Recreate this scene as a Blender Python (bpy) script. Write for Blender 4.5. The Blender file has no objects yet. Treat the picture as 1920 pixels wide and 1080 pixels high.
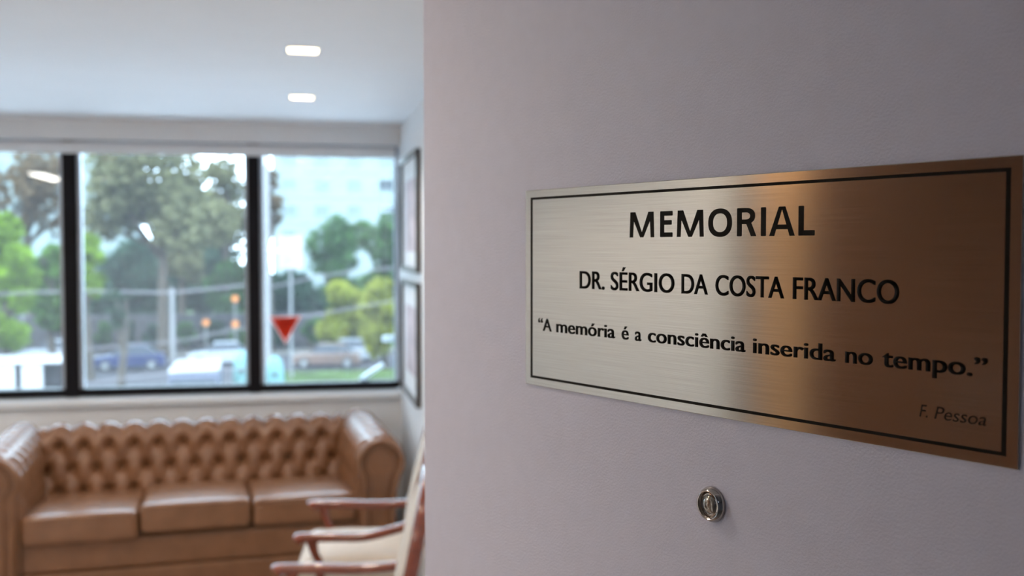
import bpy, bmesh, math, random
from mathutils import Vector, Matrix
random.seed(7)
R = math.radians
SC = bpy.context.scene
COL = SC.collection

# ------------------------------------------------------------------ camera, world, exposure
cam_d = bpy.data.cameras.new('camera'); cam = bpy.data.objects.new('camera', cam_d); COL.objects.link(cam)
cam.location = (0, 0, 1.65)
cam.rotation_euler = (R(90 - 2.22), 0, R(-11.37))
cam_d.sensor_width = 36; cam_d.lens = 1984 / 1920 * 36
cam_d.clip_start = 0.02; cam_d.clip_end = 600
cam_d.dof.use_dof = True; cam_d.dof.focus_distance = 0.69; cam_d.dof.aperture_fstop = 7.4
SC.camera = cam
SC.view_settings.view_transform = 'Standard'; SC.view_settings.look = 'None'
SC.view_settings.gamma = 1; SC.view_settings.use_curve_mapping = False
SC.view_settings.exposure = 1.05
SKY = 5.2
LAMP_W = 3.5          # each recessed downlight
LINEAR_W = 4.5
HALL_W = 1.1
WARM = (1.0, 0.82, 0.66)

w = bpy.data.worlds.new('sky'); SC.world = w; w.use_nodes = True
nt = w.node_tree; nt.nodes.clear()
wo = nt.nodes.new('ShaderNodeOutputWorld'); bg = nt.nodes.new('ShaderNodeBackground')
tc = nt.nodes.new('ShaderNodeTexCoord'); sep = nt.nodes.new('ShaderNodeSeparateXYZ'); cr = nt.nodes.new('ShaderNodeValToRGB')
cr.color_ramp.elements[0].position = 0.0; cr.color_ramp.elements[0].color = (0.68, 0.85, 1.0, 1)
cr.color_ramp.elements[1].position = 0.9; cr.color_ramp.elements[1].color = (0.62, 0.80, 1.0, 1)
nt.links.new(tc.outputs['Generated'], sep.inputs[0]); nt.links.new(sep.outputs['Z'], cr.inputs[0])
nt.links.new(cr.outputs[0], bg.inputs[0]); bg.inputs[1].default_value = SKY
nt.links.new(bg.outputs[0], wo.inputs[0])
sun_d = bpy.data.lights.new('veiled_sun', 'SUN'); sun_d.energy = 3.0; sun_d.angle = R(12); sun_d.color = (1, .96, .88)
sun = bpy.data.objects.new('veiled_sun', sun_d); COL.objects.link(sun); sun.rotation_euler = (R(42), 0, R(-28))

# ------------------------------------------------------------------ materials
def mat(name, col, rough=0.5, metal=0.0, bump=0.0, bscale=40, var=0.0, vscale=5, coat=0.0, spec=0.5, emit=None, estr=0, stretch=None, transl=0, sheen=0):
    m = bpy.data.materials.new(name); m.use_nodes = True
    n = m.node_tree; b = n.nodes['Principled BSDF']
    b.inputs['Base Color'].default_value = (*col, 1); b.inputs['Roughness'].default_value = rough
    b.inputs['Metallic'].default_value = metal; b.inputs['Coat Weight'].default_value = coat
    b.inputs['Specular IOR Level'].default_value = spec
    t = n.nodes.new('ShaderNodeTexCoord'); src = t.outputs['Object']
    if stretch:
        mp = n.nodes.new('ShaderNodeMapping'); mp.inputs['Scale'].default_value = stretch
        n.links.new(src, mp.inputs[0]); src = mp.outputs[0]
    if var:
        no = n.nodes.new('ShaderNodeTexNoise'); no.inputs['Scale'].default_value = vscale; no.inputs['Detail'].default_value = 4
        rp = n.nodes.new('ShaderNodeValToRGB'); n.links.new(src, no.inputs[0]); n.links.new(no.outputs[0], rp.inputs[0])
        rp.color_ramp.elements[0].position = .3; rp.color_ramp.elements[1].position = .7
        rp.color_ramp.elements[0].color = (*[c * (1 - var) for c in col], 1)
        rp.color_ramp.elements[1].color = (*[min(1, c * (1 + var)) for c in col], 1)
        n.links.new(rp.outputs[0], b.inputs['Base Color'])
    if bump:
        no2 = n.nodes.new('ShaderNodeTexNoise'); no2.inputs['Scale'].default_value = bscale; no2.inputs['Detail'].default_value = 3
        bp = n.nodes.new('ShaderNodeBump'); bp.inputs['Strength'].default_value = bump; bp.inputs['Distance'].default_value = 0.002
        n.links.new(src, no2.inputs[0]); n.links.new(no2.outputs[0], bp.inputs['Height']); n.links.new(bp.outputs[0], b.inputs['Normal'])
    if emit:
        b.inputs['Emission Color'].default_value = (*emit, 1); b.inputs['Emission Strength'].default_value = estr
    return m

def leaf_mat(name, col, tl=.45):
    m = bpy.data.materials.new(name); m.use_nodes = True; n = m.node_tree; n.nodes.clear()
    o = n.nodes.new('ShaderNodeOutputMaterial'); d = n.nodes.new('ShaderNodeBsdfDiffuse'); tr = n.nodes.new('ShaderNodeBsdfTranslucent')
    mx = n.nodes.new('ShaderNodeMixShader'); mx.inputs[0].default_value = tl
    t = n.nodes.new('ShaderNodeTexCoord'); no = n.nodes.new('ShaderNodeTexNoise'); no.inputs['Scale'].default_value = .8; no.inputs['Detail'].default_value = 5
    rp = n.nodes.new('ShaderNodeValToRGB'); rp.color_ramp.elements[0].position = .35; rp.color_ramp.elements[1].position = .65
    rp.color_ramp.elements[0].color = (*[c * .6 for c in col], 1); rp.color_ramp.elements[1].color = (*[min(1, c * 1.35) for c in col], 1)
    n.links.new(t.outputs['Object'], no.inputs[0]); n.links.new(no.outputs[0], rp.inputs[0])
    n.links.new(rp.outputs[0], d.inputs[0]); n.links.new(rp.outputs[0], tr.inputs[0])
    n.links.new(d.outputs[0], mx.inputs[1]); n.links.new(tr.outputs[0], mx.inputs[2]); n.links.new(mx.outputs[0], o.inputs[0])
    return m

def glass_mat(name, dust_haze=0.05, tint=(0.95, 0.99, 1.0)):
    m = bpy.data.materials.new(name); m.use_nodes = True; n = m.node_tree; n.nodes.clear()
    o = n.nodes.new('ShaderNodeOutputMaterial'); tr = n.nodes.new('ShaderNodeBsdfTransparent'); tr.inputs[0].default_value = (*tint, 1)
    gl = n.nodes.new('ShaderNodeBsdfGlossy'); gl.inputs['Roughness'].default_value = 0.01
    fr = n.nodes.new('ShaderNodeFresnel'); fr.inputs[0].default_value = 1.5
    mx = n.nodes.new('ShaderNodeMixShader'); n.links.new(fr.outputs[0], mx.inputs[0]); n.links.new(tr.outputs[0], mx.inputs[1]); n.links.new(gl.outputs[0], mx.inputs[2])
    tl = n.nodes.new('ShaderNodeBsdfTranslucent'); tl.inputs[0].default_value = (.9, .93, 1, 1)
    m2 = n.nodes.new('ShaderNodeMixShader'); m2.inputs[0].default_value = dust_haze  # translucent film, dust as well as the veiling haze over the view
    n.links.new(mx.outputs[0], m2.inputs[1]); n.links.new(tl.outputs[0], m2.inputs[2]); n.links.new(m2.outputs[0], o.inputs[0])
    return m

def brushed_mat(name, col, rough, aniso):
    m = bpy.data.materials.new(name); m.use_nodes = True; n = m.node_tree; b = n.nodes['Principled BSDF']
    b.inputs['Metallic'].default_value = 1; b.inputs['Roughness'].default_value = rough
    b.inputs['Anisotropic'].default_value = aniso
    tg = n.nodes.new('ShaderNodeTangent'); tg.direction_type = 'RADIAL'; tg.axis = 'Z'
    n.links.new(tg.outputs[0], b.inputs['Tangent'])
    t = n.nodes.new('ShaderNodeTexCoord'); mp = n.nodes.new('ShaderNodeMapping'); mp.inputs['Scale'].default_value = (14, 14, 2600)
    no = n.nodes.new('ShaderNodeTexNoise'); no.inputs['Scale'].default_value = 1; no.inputs['Detail'].default_value = 5
    n.links.new(t.outputs['Object'], mp.inputs[0]); n.links.new(mp.outputs[0], no.inputs[0])
    rp = n.nodes.new('ShaderNodeValToRGB'); rp.color_ramp.elements[0].position = .3; rp.color_ramp.elements[1].position = .7
    rp.color_ramp.elements[0].color = (*[c * .86 for c in col], 1); rp.color_ramp.elements[1].color = (*[min(1, c * 1.08) for c in col], 1)
    n.links.new(no.outputs[0], rp.inputs[0]); n.links.new(rp.outputs[0], b.inputs['Base Color'])
    bp = n.nodes.new('ShaderNodeBump'); bp.inputs['Strength'].default_value = .07; bp.inputs['Distance'].default_value = 0.0003
    n.links.new(no.outputs[0], bp.inputs['Height']); n.links.new(bp.outputs[0], b.inputs['Normal'])
    return m

M = dict(
    door=mat('door_paint', (.615, .60, .705), .42, bump=.22, bscale=620, var=.02, vscale=60),
    wall=mat('wall_paint', (.88, .90, .92), .6, bump=.1, bscale=150, var=.015),
    ceil=mat('ceiling_paint', (.84, .85, .87), .7, bump=.05, bscale=90, var=.01),
    hall=mat('hall_paint', (.50, .49, .52), .6, bump=.1, bscale=150, var=.02),
    floor=mat('floor_plank_wood', (.32, .27, .24), .3, bump=.1, bscale=60, var=.3, vscale=3, stretch=(1, 12, 1), coat=.3),
    black=mat('black_aluminium', (.006, .006, .009), .5, var=.2, spec=.2),
    alu=mat('grey_aluminium', (.42, .45, .50), .35, metal=.6, var=.05),
    white=mat('white_lacquer', (.84, .88, .91), .25, var=.01),
    blind=mat('white_blind_fabric', (.82, .82, .84), .6, bump=.1, bscale=300, var=.01),
    leather=mat('tan_brown_leather', (.262, .124, .060), .26, bump=.18, bscale=260, var=.12, vscale=9, coat=0, spec=.55),
    dark_leather=mat('leather_button', (.11, .05, .025), .4, var=.1),
    mahog=mat('mahogany_varnish', (.18, .030, .008), .25, var=.3, vscale=6, stretch=(3, 14, 14), coat=.6),
    cream=mat('cream_upholstery', (.60, .53, .45), .75, bump=.3, bscale=500, var=.05, vscale=30),
    bronze=brushed_mat('brushed_brass_plate', (.43, .415, .385), .07, .88),
    ink=mat('black_enamel_fill', (.010, .008, .006), .6, spec=.08, var=.2, vscale=200),
    thinink=mat('fine_engraved_line', (.018, .012, .008), .6, spec=.08, var=.2, vscale=200),
    chrome=mat('chrome', (.40, .37, .35), .10, metal=1, var=.04, vscale=90),
    lens=mat('smoked_lens_glass', (.26, .23, .20), .12, metal=.6, coat=1, spec=.9, var=.25, vscale=160),
    glass=glass_mat('window_glass', .014),
    picglass=glass_mat('picture_glass', .0),
    frame=mat('dark_frame_wood', (.06, .045, .035), .35, var=.3, vscale=30),
    mount=mat('picture_mount_card', (.86, .87, .88), .8, bump=.1, bscale=300, var=.01),
    lamp=mat('lamp_diffuser', (1, .9, .75), .5, emit=(1, .74, .42), estr=7, var=.01),
    tube=mat('linear_lamp_diffuser', (1, .95, .9), .5, emit=(1, .93, .82), estr=16, var=.01),
    sticker=leaf_mat('red_sticker_film', (.98, .24, .15), .92),
    stickerw=leaf_mat('sticker_white_print', (.80, .50, .46), .8),
    stickerp=leaf_mat('sticker_pale_red_print', (.90, .14, .10), .8),
    book=mat('dark_cabinet_wood', (.14, .052, .018), .35, var=.35, vscale=4, stretch=(10, 10, 1), coat=.2),
    asphalt=mat('asphalt', (.038, .036, .040), .85, spec=.08, bump=.5, bscale=20, var=.15, vscale=2),
    pave=mat('pavement_slab', (.10, .095, .09), .85, spec=.08, var=.12, vscale=1.5),
    lawn=mat('lawn', (.03, .05, .012), .9, spec=.08, var=.4, vscale=.6),
    stone=mat('dark_stone', (.045, .043, .046), .85, spec=.08, bump=.6, bscale=6, var=.3, vscale=1.2),
    bark=mat('bark', (.035, .026, .018), .9, bump=.8, bscale=8, var=.3, vscale=3),
    pole=mat('pale_pole_paint', (.15, .15, .155), .6, var=.08, vscale=2),
    wire=mat('cable_sheath', (.10, .09, .10), .6, var=.1),
    bwall=mat('pale_render', (.15, .19, .195), .8, var=.05, vscale=.3),
    bwin=mat('facade_window', (.085, .115, .125), .3, var=.2, vscale=.5),
    bframe=mat('facade_window_frame', (.19, .22, .22), .5, var=.05),
    navy=mat('navy_car_paint', (.012, .018, .06), .35, coat=.2, spec=.3, var=.05),
    silver=mat('pale_blue_car_paint', (.20, .22, .25), .3, coat=.6, var=.05),
    brown=mat('brown_car_paint', (.09, .055, .045), .35, coat=.6, var=.05),
    whitep=mat('white_vehicle_paint', (.30, .30, .31), .3, coat=.5, var=.03),
    vanp=mat('blue_grey_vehicle_paint', (.05, .055, .08), .5, spec=.2, var=.05),
    cglass=mat('car_glass', (.025, .03, .04), .3, spec=.2, var=.2),
    rubber=mat('rubber', (.03, .03, .03), .8, var=.2),
    teal=mat('teal_plastic', (.09, .18, .185), .5, spec=.08, var=.08),
    orange=mat('orange_sign_paint', (.40, .12, .012), .5, var=.05),
    signw=mat('white_sign_panel', (.24, .215, .225), .5, var=.02),
    signr=mat('pink_sign_band', (.22, .11, .115), .5, var=.03),
)
PRINT = mat('faded_pink_print', (.62, .52, .55), .8, var=.25, vscale=9)

# ------------------------------------------------------------------ mesh helpers
class MB:
    def __init__(s): s.v = []; s.f = []
    def add(s, vs, fs, mtx=None):
        o = len(s.v)
        s.v += [tuple(mtx @ Vector(p)) if mtx else tuple(p) for p in vs]
        s.f += [tuple(i + o for i in f) for f in fs]
        return s
    def box(s, x0, x1, y0, y1, z0, z1, mtx=None):
        vs = [(x, y, z) for x in (x0, x1) for y in (y0, y1) for z in (z0, z1)]
        return s.add(vs, [(0, 1, 3, 2), (4, 6, 7, 5), (0, 4, 5, 1), (2, 3, 7, 6), (0, 2, 6, 4), (1, 5, 7, 3)], mtx)
    def prism(s, poly, axis, a, b):
        n = len(poly)
        def P(p, t): return {'x': (t, p[0], p[1]), 'y': (p[0], t, p[1]), 'z': (p[0], p[1], t)}[axis]
        vs = [P(p, a) for p in poly] + [P(p, b) for p in poly]
        fs = [tuple(range(n)), tuple(range(2 * n - 1, n - 1, -1))] + [(i, i + n, (i + 1) % n + n, (i + 1) % n) for i in range(n)]
        return s.add(vs, fs)
    def tube(s, pts, rad, n=10, flat=1.0, up=None, closed=False):
        pts = [Vector(p) for p in pts]; m = len(pts)
        if not hasattr(rad, '__len__'): rad = [rad] * m
        vs = []; fs = []
        prev = None
        for i, p in enumerate(pts):
            if closed: t = pts[(i + 1) % m] - pts[i - 1]
            else: t = pts[min(i + 1, m - 1)] - pts[max(i - 1, 0)]
            t.normalize()
            ref = Vector(up) if up else (prev if prev else (Vector((0, 0, 1)) if abs(t.z) < .9 else Vector((1, 0, 0))))
            u = ref - t * ref.dot(t)
            if u.length < 1e-5: u = Vector((1, 0, 0)) - t * t.x
            u.normalize(); v = t.cross(u); prev = u
            for k in range(n):
                a = 2 * math.pi * k / n
                vs.append(p + u * math.cos(a) * rad[i] * flat + v * math.sin(a) * rad[i])
        lim = m if closed else m - 1
        for i in range(lim):
            for k in range(n):
                fs.append((i * n + k, i * n + (k + 1) % n, ((i + 1) % m) * n + (k + 1) % n, ((i + 1) % m) * n + k))
        if not closed: fs += [tuple(range(n - 1, -1, -1)), tuple(range((m - 1) * n, m * n))]
        return s.add(vs, fs)
    def lathe(s, prof, n=32, mtx=None):      # prof (radius, height) about local z
        vs = []; fs = []
        for r, z in prof:
            for k in range(n):
                a = 2 * math.pi * k / n; vs.append((r * math.cos(a), r * math.sin(a), z))
        for i in range(len(prof) - 1):
            for k in range(n): fs.append((i * n + k, i * n + (k + 1) % n, (i + 1) * n + (k + 1) % n, (i + 1) * n + k))
        fs.append(tuple(range(n - 1, -1, -1))); fs.append(tuple(range((len(prof) - 1) * n, len(prof) * n)))
        return s.add(vs, fs, mtx)
    def rbox(s, c, h, r, crown=0, n=14, mtx=None, taper=0):
        # rounded box, centre c, half sizes h, edge radius r, crown raises the top middle
        vs = {}; V = []; fs = []
        g = [-math.cos(math.pi * i / n) for i in range(n + 1)]
        def idx(i, j, k):
            key = (i, j, k)
            if key not in vs:
                p = [g[i] * h[0], g[j] * h[1], g[k] * h[2]]
                q = [max(-(h[d] - r), min(h[d] - r, p[d])) for d in range(3)]
                dl = Vector([p[d] - q[d] for d in range(3)])
                if dl.length > 1e-9: dl = dl.normalized() * r
                o = [q[d] + dl[d] for d in range(3)]
                o[2] += crown * (1 - g[i] ** 2) * (1 - g[j] ** 2) * (1 if g[k] > 0 else -.0) * max(g[k], 0)
                o[1] *= 1 + taper * g[i]
                vs[key] = len(V); V.append((o[0] + c[0], o[1] + c[1], o[2] + c[2]))
            return vs[key]
        for a in range(n):
            for b in range(n):
                fs.append((idx(a, b, 0), idx(a, b + 1, 0), idx(a + 1, b + 1, 0), idx(a + 1, b, 0)))
                fs.append((idx(a, b, n), idx(a + 1, b, n), idx(a + 1, b + 1, n), idx(a, b + 1, n)))
                fs.append((idx(a, 0, b), idx(a + 1, 0, b), idx(a + 1, 0, b + 1), idx(a, 0, b + 1)))
                fs.append((idx(a, n, b), idx(a, n, b + 1), idx(a + 1, n, b + 1), idx(a + 1, n, b)))
                fs.append((idx(0, a, b), idx(0, a, b + 1), idx(0, a + 1, b + 1), idx(0, a + 1, b)))
                fs.append((idx(n, a, b), idx(n, a + 1, b), idx(n, a + 1, b + 1), idx(n, a, b + 1)))
        return s.add(V, fs, mtx)
    def build(s, name, m, parent=None, smooth=False, bevel=0, loc=None, rotz=0):
        me = bpy.data.meshes.new(name); me.from_pydata(s.v, [], s.f); me.update()
        bm = bmesh.new(); bm.from_mesh(me)
        if bevel:
            bmesh.ops.remove_doubles(bm, verts=bm.verts, dist=1e-6)
            bmesh.ops.bevel(bm, geom=bm.edges[:], offset=bevel, segments=2, affect='EDGES', profile=.5)
        bmesh.ops.recalc_face_normals(bm, faces=bm.faces)
        bm.to_mesh(me); bm.free()
        me.materials.append(m)
        if smooth:
            me.polygons.foreach_set('use_smooth', [True] * len(me.polygons))
            try: me.set_sharp_from_angle(angle=R(40))
            except Exception: pass
        o = bpy.data.objects.new(name, me); COL.objects.link(o)
        if parent: o.parent = parent
        if loc: o.location = loc
        if rotz: o.rotation_euler = (0, 0, rotz)
        return o

def tag(o, label, cat, group=None):
    o['label'] = label; o['category'] = cat
    if group: o['group'] = group
    return o
def thing(name, label, cat, loc=(0, 0, 0), rotz=0, group=None):
    o = bpy.data.objects.new(name, None); COL.objects.link(o); o.empty_display_size = .1
    o.location = loc; o.rotation_euler = (0, 0, rotz)
    return tag(o, label, cat, group)
def struct(o): o['kind'] = 'structure'; return o
def srt(name, loc=(0, 0, 0), rotz=0):
    o = bpy.data.objects.new(name, None); COL.objects.link(o); o.location = loc; o.rotation_euler = (0, 0, rotz); o.empty_display_size = .1
    o['kind'] = 'structure'; return o
def copy_tree(o, parent=None):
    c = o.copy(); COL.objects.link(c)
    if parent: c.parent = parent
    for ch in list(o.children): copy_tree(ch, c)
    return c

# ------------------------------------------------------------------ room shell
XL, XR, YF, YB, ZC = -3.3, 0.558, 0.30, 5.95, 2.32
struct(MB().box(XL - .15, XR + .15, -2.6, YB + .25, -.12, -0.001).build('floor', M['asphalt']))
fl = bpy.data.objects['floor']; fl.data.materials[0] = M['floor']
mb_plank = MB().box(0, .148, -.9, .9, 0, .012).build('plank', M['floor'], fl, bevel=.0015)
first = True
for i in range(26):
    for j in range(5):
        o = mb_plank if first else mb_plank.copy()
        if not first: COL.objects.link(o); o.parent = fl
        first = False
        o.location = (XL + .002 + i * .15, -1.6 + j * 1.802 + (i % 2) * -.0, 0)
# trim last row overlap is hidden beneath the sofa
cl = struct(MB().build('ceiling', M['ceil']))
cmb = MB()
LIGHTS = [(.018, 3.70), (.018, 4.86), (.018, 2.45), (-.42, 1.32), (-.97, 1.25), (-1.85, 1.25), (-1.4, 3.70), (-2.6, 2.45), (-2.6, 4.86), (-1.4, 4.86), (-3.08, 1.66)]  # the fourth and last are unseen, added for door edge and plaque streak
HS = .052
def ceiling_with_holes(x0, x1, y0, y1, z0, z1, holes, hs):
    xs = sorted({x0, x1} | {h[0] - hs for h in holes} | {h[0] + hs for h in holes}); ys = sorted({y0, y1} | {h[1] - hs for h in holes} | {h[1] + hs for h in holes})
    mb = MB()
    for i in range(len(xs) - 1):
        for j in range(len(ys) - 1):
            cx, cy = (xs[i] + xs[i + 1]) / 2, (ys[j] + ys[j + 1]) / 2
            if any(abs(cx - h[0]) < hs and abs(cy - h[1]) < hs for h in holes): continue
            mb.add([(xs[i], ys[j], z0), (xs[i + 1], ys[j], z0), (xs[i + 1], ys[j + 1], z0), (xs[i], ys[j + 1], z0)], [(0, 1, 2, 3)])
    return mb
mbc = ceiling_with_holes(XL, XR, YF, YB, ZC, ZC, LIGHTS, HS)
mbc.box(XL - .15, XR + .15, -2.6, YB + .25, ZC + .12, ZC + .22)
bpy.data.objects.remove(cl); cl = struct(mbc.build('ceiling', M['ceil']))
# side walls, hallway
struct(MB().box(XR, XR + .15, YF, YB + .25, 0, ZC + .12).build('wall_right', M['wall']))
struct(MB().box(XL - .15, XL, -.0, YB + .25, 0, ZC + .12).build('wall_left', M['wall']))
wb = MB().box(XL, XR, YB, YB + .2, 0, .80).box(XL, XR, YB, YB + .25, 2.216, ZC + .12)
struct(wb.build('wall_back', M['wall']))
# wall around the doorway: camera stands in the opening
OX0, OX1 = -.46, .455
wf = MB().box(XL, OX0, .16, YF, 0, ZC + .12).box(OX1, XR, .16, YF, 0, ZC + .12).box(OX0, OX1, .16, YF, 2.13, ZC + .12)
struct(wf.build('wall_front', M['wall']))
hall = MB().box(-1.6, -1.45, -2.6, .16, 0, ZC + .12).box(1.45, 1.6, -2.6, .16, 0, ZC + .12).box(-1.6, 1.6, -2.75, -2.6, 0, ZC + .12).box(-1.45, 1.45, -2.6, .16, ZC, ZC + .02)
hall.box(XR + .15, 1.5, .16, .2, 0, ZC + .12)
struct(hall.build('wall_hallway', M['hall']))
struct(MB().box(-1.6, 1.6, -2.6, .16, -.12, -.002).build('floor_hallway', M['floor']))
jm = MB().box(OX0, OX0 + .03, .15, .31, 0, 2.13).box(OX1 - .008, OX1, .15, .31, 0, 2.13).box(OX0, OX1, .15, .31, 2.112, 2.13)
struct(jm.build('trim_1', M['white'], bevel=.002))
struct(MB().box(XR - .012, XR, YF + .02, YB, 0, .08).build('baseboard_right', M['white'], bevel=.003))
struct(MB().box(XL, XR - .012, YB - .012, YB, 0, .08).build('baseboard_back', M['white'], bevel=.003))
struct(MB().box(XL, XL + .012, YF, YB - .012, 0, .08).build('baseboard_left', M['white'], bevel=.003))
# sill
struct(MB().box(XL + .001, XR - .001, YB - .025, YB + .16, .792, .842).build('trim_2', M['white'], bevel=.016))

# ------------------------------------------------------------------ windows (four bays, three in view)
GY = YB + .10                      # glass plane
def wx(x): return x * GY / YB
bays = [(XL + .005, wx(-2.16)), (wx(-2.09), wx(-1.211)), (wx(-1.144), wx(-.269)), (wx(-.209), .553)]
for i, (a, b) in enumerate(bays):
    wnd = srt('window_%d' % (i + 1), ((a + b) / 2, GY, .842))
    hw = (b - a) / 2; Z0, Z1 = 0.012, 2.216 - .842
    fr = .020
    f = MB().box(-hw, -hw + fr, -.03, .03, Z0, Z1).box(hw - fr, hw, -.03, .03, Z0, Z1).box(-hw + fr, hw - fr, -.03, .03, Z1 - fr, Z1)
    f.build('sash_frame', M['alu'], wnd, bevel=.003)
    MB().box(-hw - .03, hw + .03, -.045, .045, Z0 - .008, Z0 + .034).build('bottom_rail', M['black'], wnd, bevel=.004)
    g = MB().box(-hw + fr, hw - fr, -.003, .003, Z0 + .034, Z1 - fr).build('glass_pane', M['glass'], wnd)
for i, (a, b) in enumerate([(wx(-2.16), wx(-2.09)), (wx(-1.213), wx(-1.144)), (wx(-.271), wx(-.209))]):
    struct(MB().box(a, b, GY - .05, GY + .05, .842, 2.216).build('trim_%d' % (i + 3), M['black'], bevel=.004))
# roller blind
rb = thing('roller_blind', 'rolled-up white roller blind running along the top of the windows', 'blind', (-1.37, YB + .035, 2.145))
prof = [(.0005, -1.9), (.029, -1.9), (.029, 1.9), (.0005, 1.9)]
MB().lathe(prof, 28, Matrix.Translation((0, 0, .036)) @ Matrix.Rotation(R(90), 4, 'Y')).build('blind_roll', M['blind'], rb, smooth=True)
MB().box(-1.9, 1.9, -.028, -.020, 0.0, .04).build('hem_bar', M['white'], rb, bevel=.002)
# latches
for k, (zl, lab) in enumerate([(1.848, 'white window latch, upper of two on the right edge of the right pane'), (1.105, 'white window latch, lower of two on the right edge of the right pane')]):
    t = thing('window_latch', lab, 'latch', (.512, GY + .045, zl), group='latches on the right window pane')
    MB().box(-.046, .036, -.010, .010, 0, .036).build('latch_plate', M['white'], t, bevel=.005)
    MB().box(.026, .042, -.018, -.006, .016, .046).build('latch_knob', M['black'], t, bevel=.003)
t = thing('window_stay', 'slanted white stay arm at the lower right corner of the right pane', 'handle', (.352, GY + .050, .888))
MB().tube([(0, 0, .012), (.06, 0, .050), (.12, 0, .088)], [.013, .014, .012], 12).build('stay_arm', M['white'], t, smooth=True)
MB().rbox((.005, .008, .006), (.022, .008, .010), .004, n=6).build('stay_base', M['white'], t, smooth=True)
# sticker
st = thing('warning_sticker', 'red downward-pointing triangle sticker with pale border on the right pane', 'sticker', (wx(-.078), GY - .0045, wx(1.107) - .02))
def tri(s, y, name, m, z=0):
    w_, h_ = .090 * s, .158 * s
    return MB().prism([(0, z), (w_, z + h_), (-w_, z + h_)], 'y', y, y - .0004).build(name, m, st)
tri(1, 0, 'sticker_border', M['stickerw'])
tri(.84, -.0006, 'sticker_face', M['sticker'], .016)
for zz, ww, hh in ((.118, .042, .009), (.100, .032, .007)):
    MB().box(-ww, ww, -.0016, -.0011, zz, zz + hh).build('printed_band', M['stickerp'], st)

# ------------------------------------------------------------------ door, plaque, peephole
DX, DY, DROT = .184, .858, -R(65.6)
door = srt('door_1', (DX, DY, 0), DROT)
MB().box(-.1645, .613, 0.0, .035, .008, 2.105).build('door_leaf', M['door'], door, bevel=.0025)
hd = thing('peephole', 'x', 'x')
bpy.data.objects.remove(hd)
ph = MB().lathe([(.0098, .0), (.0118, .0), (.0121, .0008), (.0117, .0020), (.0103, .0046), (.0096, .0050), (.0091, .0048), (.0086, .0034), (.0080, .0024), (.0001, .0022)], 48,
                Matrix.Translation((.2117, 0, 1.4771)) @ Matrix.Rotation(R(90), 4, 'X')).build('peephole', M['chrome'], door, smooth=True)
ph['label'] = 'round chrome peephole with a small lens'
MB().lathe([(.0080, .0024), (.0077, .0032), (.0070, .0034), (.0066, .0028)], 40, Matrix.Translation((.2117, 0, 1.4771)) @ Matrix.Rotation(R(90), 4, 'X')).build('inner_ring', M['chrome'], ph, smooth=True)
MB().lathe([(.0067, .0026), (.0060, .0036), (.0046, .0045), (.0032, .0050), (.0024, .0051), (.0022, .0047), (.0010, .0050), (.0002, .0051)], 40, Matrix.Translation((.2117, 0, 1.4771)) @ Matrix.Rotation(R(90), 4, 'X')).build('lens', M['lens'], ph, smooth=True)
hm = MB()
for zh in (.25, 1.05, 1.85): hm = MB().lathe([(.007, 0), (.007, .1)], 14, Matrix.Translation((.617, .0, zh))).build('hinge', M['chrome'], door, smooth=True)

pl = thing('memorial_plaque', 'brushed brass-toned engraved memorial plaque fixed to the pale door', 'plaque', (DX, DY, 1.5366), DROT)
PT = .0014
MB().box(.0019, .4227, -PT, -.0001, 0, .1598).build('metal_plate', M['bronze'], pl, bevel=.00035)
b0, b1, z0b, z1b = .0090, .4162, .0060, .1538
th = .0026
bm_ = MB().box(b0, b1, -PT - .00012, -PT + .0003, z1b - th * .75, z1b).box(b0, b1, -PT - .00012, -PT + .0003, z0b, z0b + th * .75)
bm_.box(b0, b0 + th, -PT - .00012, -PT + .0003, z0b + th * .75, z1b - th * .75).box(b1 - th, b1, -PT - .00012, -PT + .0003, z0b + th * .75, z1b - th * .75)
bm_.build('engraved_border', M['ink'], pl)

def word(txt, s0, s1, zb, cap, off, m, ext=.00012, shear=0.0, name='engraved_word', bold=0.0):
    """one word as real raised enamel letters, fitted between s0 and s1"""
    cu = bpy.data.curves.new('t', 'FONT'); cu.body = txt; cu.size = 1; cu.offset = off; cu.shear = shear
    cu.resolution_u = 6
    o = bpy.data.objects.new('t', cu); COL.objects.link(o)
    dg = bpy.context.evaluated_depsgraph_get()
    me = bpy.data.meshes.new_from_object(o.evaluated_get(dg)); bpy.data.objects.remove(o)
    xs = [v.co.x for v in me.vertices]; x0, x1 = min(xs), max(xs)
    CAP = .727 + 2 * off
    bm = bmesh.new(); bm.from_mesh(me)
    if bold:
        base = bm.faces[:]
        for dx_ in (-bold, bold):
            d_ = bmesh.ops.duplicate(bm, geom=base)
            for g_ in d_['geom']:
                if isinstance(g_, bmesh.types.BMVert): g_.co.x += dx_
        x0 -= bold; x1 += bold
    ret = bmesh.ops.extrude_face_region(bm, geom=bm.faces[:])
    top = {e for e in ret['geom'] if isinstance(e, bmesh.types.BMVert)}
    for v in bm.verts:
        x = s0 + (v.co.x - x0) / (x1 - x0) * (s1 - s0); z = zb + (v.co.y + off) / CAP * cap
        v.co = (x, -PT - (ext if v in top else -.0002), z)
    bmesh.ops.recalc_face_normals(bm, faces=bm.faces)
    bm.to_mesh(me); bm.free(); me.materials.clear(); me.materials.append(m); me.name = name
    ob = bpy.data.objects.new(name, me); COL.objects.link(ob); ob.parent = pl
    return ob
B = 1.5366
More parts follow.
